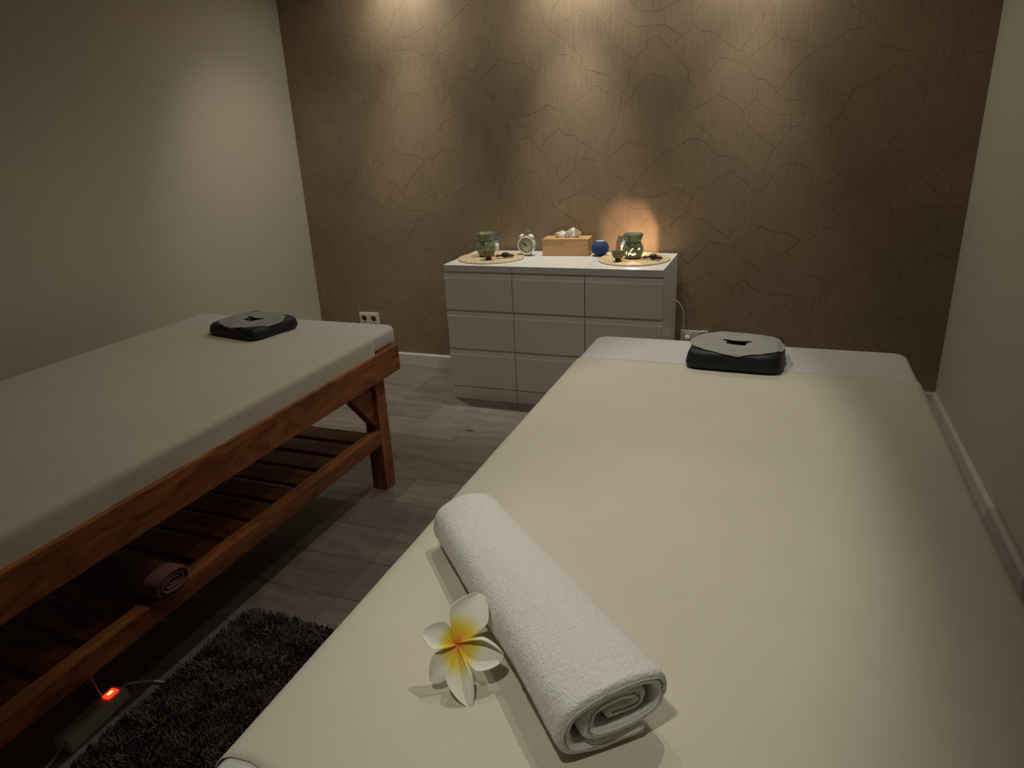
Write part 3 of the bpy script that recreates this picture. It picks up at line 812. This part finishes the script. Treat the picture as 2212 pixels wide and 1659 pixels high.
# ------------------------------------------------------------------ alarm clock
ck = empty('alarm_clock', (-1.360, 3.745, ZD), 'white twin bell alarm clock between the left burner and the tissue box', 'clock', rz=math.radians(3))
R = .049; zc = .060
def ring_y(name, prof, mat, n=56):
    o = lathe(name, prof, mat, ck, n); o.rotation_euler = (PI/2, 0, 0); o.location = (0, 0, zc); return o
ring_y('clock_case', [(0, -.030), (.030, -.030), (.044, -.027), (R, -.020), (R, .018), (R+.0015, .020), (R+.0008, .0235), (R-.003, .0245), (R-.006, .0225), (R-.0065, .016), (0, .016)], m_clock)
ring_y('clock_dial', [(0, .0172), (R-.0072, .0172), (R-.0072, .0165)], m_dial)
fz = -.0176
def txt(body, x, z, size, y):
    cu = bpy.data.curves.new('t', 'FONT'); cu.body = body; cu.size = size; cu.align_x = 'CENTER'; cu.align_y = 'CENTER'; cu.extrude = .0001
    to = bpy.data.objects.new('t', cu); COL.objects.link(to)
    dg = bpy.context.evaluated_depsgraph_get(); dg.update()
    me = bpy.data.meshes.new_from_object(to.evaluated_get(dg))
    bpy.data.objects.remove(to)
    vv = [(v.co.x+x, y-v.co.z, v.co.y+z) for v in me.vertices]; ff = [tuple(p_.vertices) for p_ in me.polygons]
    bpy.data.meshes.remove(me); return vv, ff
vs, fs = [], []
for h in range(1, 13):
    a = PI/2-h*PI/6
    v_, f_ = txt(str(h), .0335*math.cos(a), zc+.0335*math.sin(a), .0105, fz)
    o_ = len(vs); vs += v_; fs += [tuple(i+o_ for i in f) for f in f_]
mesh('numerals', vs, fs, m_ink, ck)
def hand(name, ang, L_, w_):
    a = math.radians(90-ang); d = Vector((math.cos(a), math.sin(a))); n = Vector((-d.y, d.x))
    P = [d*-.010+n*w_*.6, d*-.010-n*w_*.6, d*L_*.4-n*w_, d*L_-n*w_*.2, d*L_+n*w_*.2, d*L_*.4+n*w_]
    return prism(name, [(q.x, q.y+zc) for q in P], 'y', fz-.0012, fz-.0004, m_ink, ck)
hand('hour_hand', 297, .024, .0020); hand('minute_hand', 312, .033, .0015)
o = lathe('hand_pin', [(0, .0026), (.003, .0026), (.003, 0)], m_ink, ck, 16); o.rotation_euler = (PI/2, 0, 0); o.location = (0, fz, zc)
for sx in (-1, 1):
    o = lathe('bell', [(.0005, .0145), (.008, .0135), (.015, .009), (.0175, .002), (.0178, 0), (.016, 0), (.014, .007), (0, .0115)], m_clock, ck, 32)
    o.location = (sx*.0270, -.002, zc+R-.003); o.rotation_euler = (0, sx*math.radians(34), 0)
    o = tube('bell_post', [(sx*.0235, -.002, zc+R-.010), (sx*.0285, -.002, zc+R+.0045)], .002, m_metal, ck, 8)
    o = tube('foot', [(sx*.022, -.004, .019), (sx*.027, -.006, .001)], .0042, m_metal, ck, 10, rfun=lambda f: .8+.4*f)
tube('carry_handle', spline([(-.029, -.002, zc+R+.013), (-.020, -.002, zc+R+.024), (0, -.002, zc+R+.031), (.020, -.002, zc+R+.024), (.029, -.002, zc+R+.013)], 6), .0014, m_metal, ck, 8)
tube('hammer', [(0, -.002, zc+R-.002), (0, -.002, zc+R+.014)], .0018, m_metal, ck, 8)
o = box('hammer_head', -.006, .006, -.0045, .0005, zc+R+.013, zc+R+.018, m_metal, ck, .001)

# ------------------------------------------------------------------ tissue box
tb = empty('tissue_box', (-1.140, 3.815, ZD), 'bamboo tissue box on the middle white chest', 'tissue box', rz=math.radians(4.5))
hx, hy, hz = .131, .066, .094
box('box_side', -hx, hx, -hy, -hy+.008, 0, hz-.0095, m_bamboo, tb, .0012)
box('box_side', -hx, hx, hy-.008, hy, 0, hz-.0095, m_bamboo, tb, .0012)
box('box_side', -hx, -hx+.008, -hy+.0082, hy-.0082, 0, hz-.0095, m_bamboo, tb, .0008)
box('box_side', hx-.008, hx, -hy+.0082, hy-.0082, 0, hz-.0095, m_bamboo, tb, .0008)
bm = bmesh.new(); n = 64; rin, rout = [], []
for zz in (hz-.009, hz):
    A, B = [], []
    for i in range(n):
        a = 2*PI*i/n; sx, sy = .058, .019
        A.append(bm.verts.new((sx*math.copysign(abs(math.cos(a))**.7, math.cos(a)), sy*math.copysign(abs(math.sin(a))**.7, math.sin(a)), zz)))
        ca, sa = math.cos(a), math.sin(a); k = min(hx/abs(ca) if abs(ca) > 1e-6 else 9, hy/abs(sa) if abs(sa) > 1e-6 else 9)
        # snap the nearest vertices onto the four corners
        X, Y = ca*k, sa*k
        ac = math.degrees(math.atan2(hy, hx)); 
        for cc, (cx_, cy_) in ((ac, (hx, hy)), (180-ac, (-hx, hy)), (180+ac, (-hx, -hy)), (360-ac, (hx, -hy))):
            if abs(math.degrees(a)-cc) < 360/n*.5+1e-6: X, Y = cx_, cy_
        B.append(bm.verts.new((X, Y, zz)))
    rin.append(A); rout.append(B)
for i in range(n):
    j = (i+1) % n
    bm.faces.new((rin[1][i], rin[1][j], rout[1][j], rout[1][i])); bm.faces.new((rin[0][i], rout[0][i], rout[0][j], rin[0][j]))
    bm.faces.new((rin[0][i], rin[0][j], rin[1][j], rin[1][i])); bm.faces.new((rout[0][i], rout[1][i], rout[1][j], rout[0][j]))
fin('box_lid', bm, m_bamboo, tb)
box('box_base', -hx+.0085, hx-.0085, -hy+.0085, hy-.0085, .0005, .004, m_bamboo, tb)

ts = empty('tissue', (-1.140, 3.815, ZD+hz-.030), 'white tissue sticking up out of the bamboo box', 'tissue', rz=math.radians(4.5))
def tissue(x0, w0, w1, hgt, lean, ph, yoff):
    nu, nv = 40, 18; vs, fs = [], []
    for j in range(nv+1):
        v = j/nv
        for i in range(nu+1):
            uu = i/nu*2-1
            wd = w0+(w1-w0)*v**.8
            top = hgt*(1-.34*abs(uu)**1.6 + .10*noise.noise(Vector((uu*2.2, ph, 0))))
            x = x0+uu*wd+lean*v*v
            y = yoff + (.007+.012*v)*math.sin(uu*4.2+ph) + .010*v*noise.noise(Vector((uu*3, v*3, ph))) 
            vs.append((x+.004*noise.noise(Vector((uu*4, v*4, ph+3))), y, v*top))
    n = nu+1
    for j in range(nv):
        for i in range(nu): fs.append((j*n+i, j*n+i+1, (j+1)*n+i+1, (j+1)*n+i))
    o = mesh('tissue_fold', vs, fs, m_tissue, ts, True); solid(o, .0006, 0)
tissue(-.026, .022, .042, .066, -.010, .4, -.006)
tissue(.020, .024, .046, .082, .014, 2.3, -.001)
tissue(-.006, .034, .036, .064, .004, 4.1, .006)

# ------------------------------------------------------------------ round speaker
spk = empty('round_speaker', (-.945, 3.785, ZD), 'small round blue fabric speaker beside the tissue box', 'speaker')
pf = [(0, .0005)]
for i in range(1, 24):
    a = -PI/2+PI*i/24
    pf.append((.0490*math.cos(a)**.92, max(.0005, .0425+.0425*math.sin(a))))
pf = [q for q in pf if not (q[1] > .080)] + [(.028, .0815), (.0265, .0805), (0, .0805)]
lathe('speaker_shell', pf, m_blue, spk, 64)
lathe('speaker_disc', [(0, .0826), (.024, .0824), (.0262, .0812), (.0262, .0806)], m_disc, spk, 40)

# ------------------------------------------------------------------ wall sockets
def socket(loc, label):
    t = empty('wall_socket', loc, label, 'wall socket', 'white double wall sockets')
    box('cover_plate', -.076, .076, -.0105, 0, -.040, .040, m_plastic, t, .004, 3)
    for sx in (-.036, .036):
        i_ = box('socket_insert', sx-.0285, sx+.0285, -.0125, -.0100, -.0285, .0285, m_plastic, t, .0012)
        o = lathe('socket_well', [(.0235, .0040), (.0225, .0046), (.0208, .0040), (.0200, .0004), (0, .0004)], m_plastic, i_, 32)
        o.rotation_euler = (PI/2, 0, 0); o.location = (sx, -.0115, 0)
        o = lathe('socket_recess', [(0, .0), (.0188, .0), (.0188, .0012), (0, .0012)], m_hole, i_, 32); o.rotation_euler = (PI/2, 0, 0); o.location = (sx, -.0119, 0)
    return t
s1 = socket((-2.572, YB, .306), 'white double wall socket behind the left massage table')
s2 = copy_tree(s1); s2.location = (-.432, YB, .303); tag(s2, 'white double wall socket with a plug, right of the white chests')
pl = empty('power_plug', (-.468, YB-.0135, .303), 'white plug with thin arching cord in the wall socket beside the right chest', 'plug')
o = lathe('plug_body', [(0, 0), (.0185, 0), (.0185, .016), (.014, .030), (.006, .034), (0, .034)], m_plastic, pl, 24); o.rotation_euler = (PI/2, 0, 0)
cd = tube('cord', spline([Vector(q)-Vector((-.468, YB-.0135, .303)) for q in ((-.560, 3.902, .520), (-.545, 3.890, .521), (-.515, 3.882, .505), (-.492, 3.876, .460), (-.486, 3.870, .400), (-.486, 3.862, .345), (-.480, 3.864, .312), (-.468, 3.874, .303))], 8), .0030, m_cord, pl, 8)

# ------------------------------------------------------------------ power strip, its cords
ps = empty('power_strip', (-1.640, .925, .0), 'white power strip with lit red switch on the floor beside the left massage table', 'power strip', rz=math.radians(4))
box('strip_body', -.029, .029, -.085, .112, .001, .040, m_strip, ps, .010, 4)
rk = box('rocker_switch', -.0115, .0115, .062, .096, .0385, .0450, m_red, ps, .0015)
box('switch_legend', -.0050, .0050, .070, .087, .0451, .0456, m_redhot, ps, .0002, 1)
c1 = tube('extension_cord', spline([(-1.650, 1.034, .022), (-1.650, 1.055, .026), (-1.630, 1.085, .014), (-1.600, 1.105, .007), (-1.565, 1.110, .006), (-1.50, 1.110, .006), (-1.40, 1.12, .006)], 8), .0040, m_cord, None, 8)
tag(c1, 'white cord running from the power strip switch end under the rug', 'cord')
c2 = tube('extension_cord', spline([(-1.636, .842, .020), (-1.636, .828, .012), (-1.632, .805, .006), (-1.620, .74, .006), (-1.60, .60, .006)], 8), .0040, m_cord, None, 8)
tag(c2, 'white cord leaving the near end of the power strip', 'cord')
c3 = tube('thin_cord', spline([(-1.655, .985, .042), (-1.665, .985, .070), (-1.672, .982, .120), (-1.668, .985, .18), (-1.66, .99, .2515)], 8), .0026, m_cord, None, 6)
tag(c3, 'thin cord rising from the power strip to the table shelf', 'cord')

# ------------------------------------------------------------------ shag rug
rg = empty('shag_rug', (-1.13, .78, .0), 'grey shaggy rug on the floor between the two massage tables', 'rug', rz=math.radians(-1))
box('rug_backing', -.435, .435, -.66, .665, .001, .008, m_rug, rg, .002)
vs, fs = [], []
for k in range(30000):
    x = random.uniform(-.437, .437); y = random.uniform(-.2, .67)
    if x > .30: continue
    cl = noise.noise(Vector((x*22, y*22, 0)))
    a = noise.noise(Vector((x*9, y*9, 4)))*PI*2+random.uniform(-1.6, 1.6)
    h = random.uniform(.014, .028)*(1+.3*cl); ln = random.uniform(.004, .013)
    dx, dy = math.cos(a)*ln, math.sin(a)*ln; wx, wy = -math.sin(a)*.0017, math.cos(a)*.0017
    b = len(vs)
    vs += [(x-wx, y-wy, .007), (x+wx, y+wy, .007), (x+dx*.4+wx, y+dy*.4+wy, .007+h*.7), (x+dx*.4-wx, y+dy*.4-wy, .007+h*.7), (x+dx*1.2, y+dy*1.2, .007+h)]
    fs += [(b, b+1, b+2, b+3), (b+3, b+2, b+4)]
o = mesh('pile', vs, fs, m_rug, rg); o['kind'] = 'stuff'
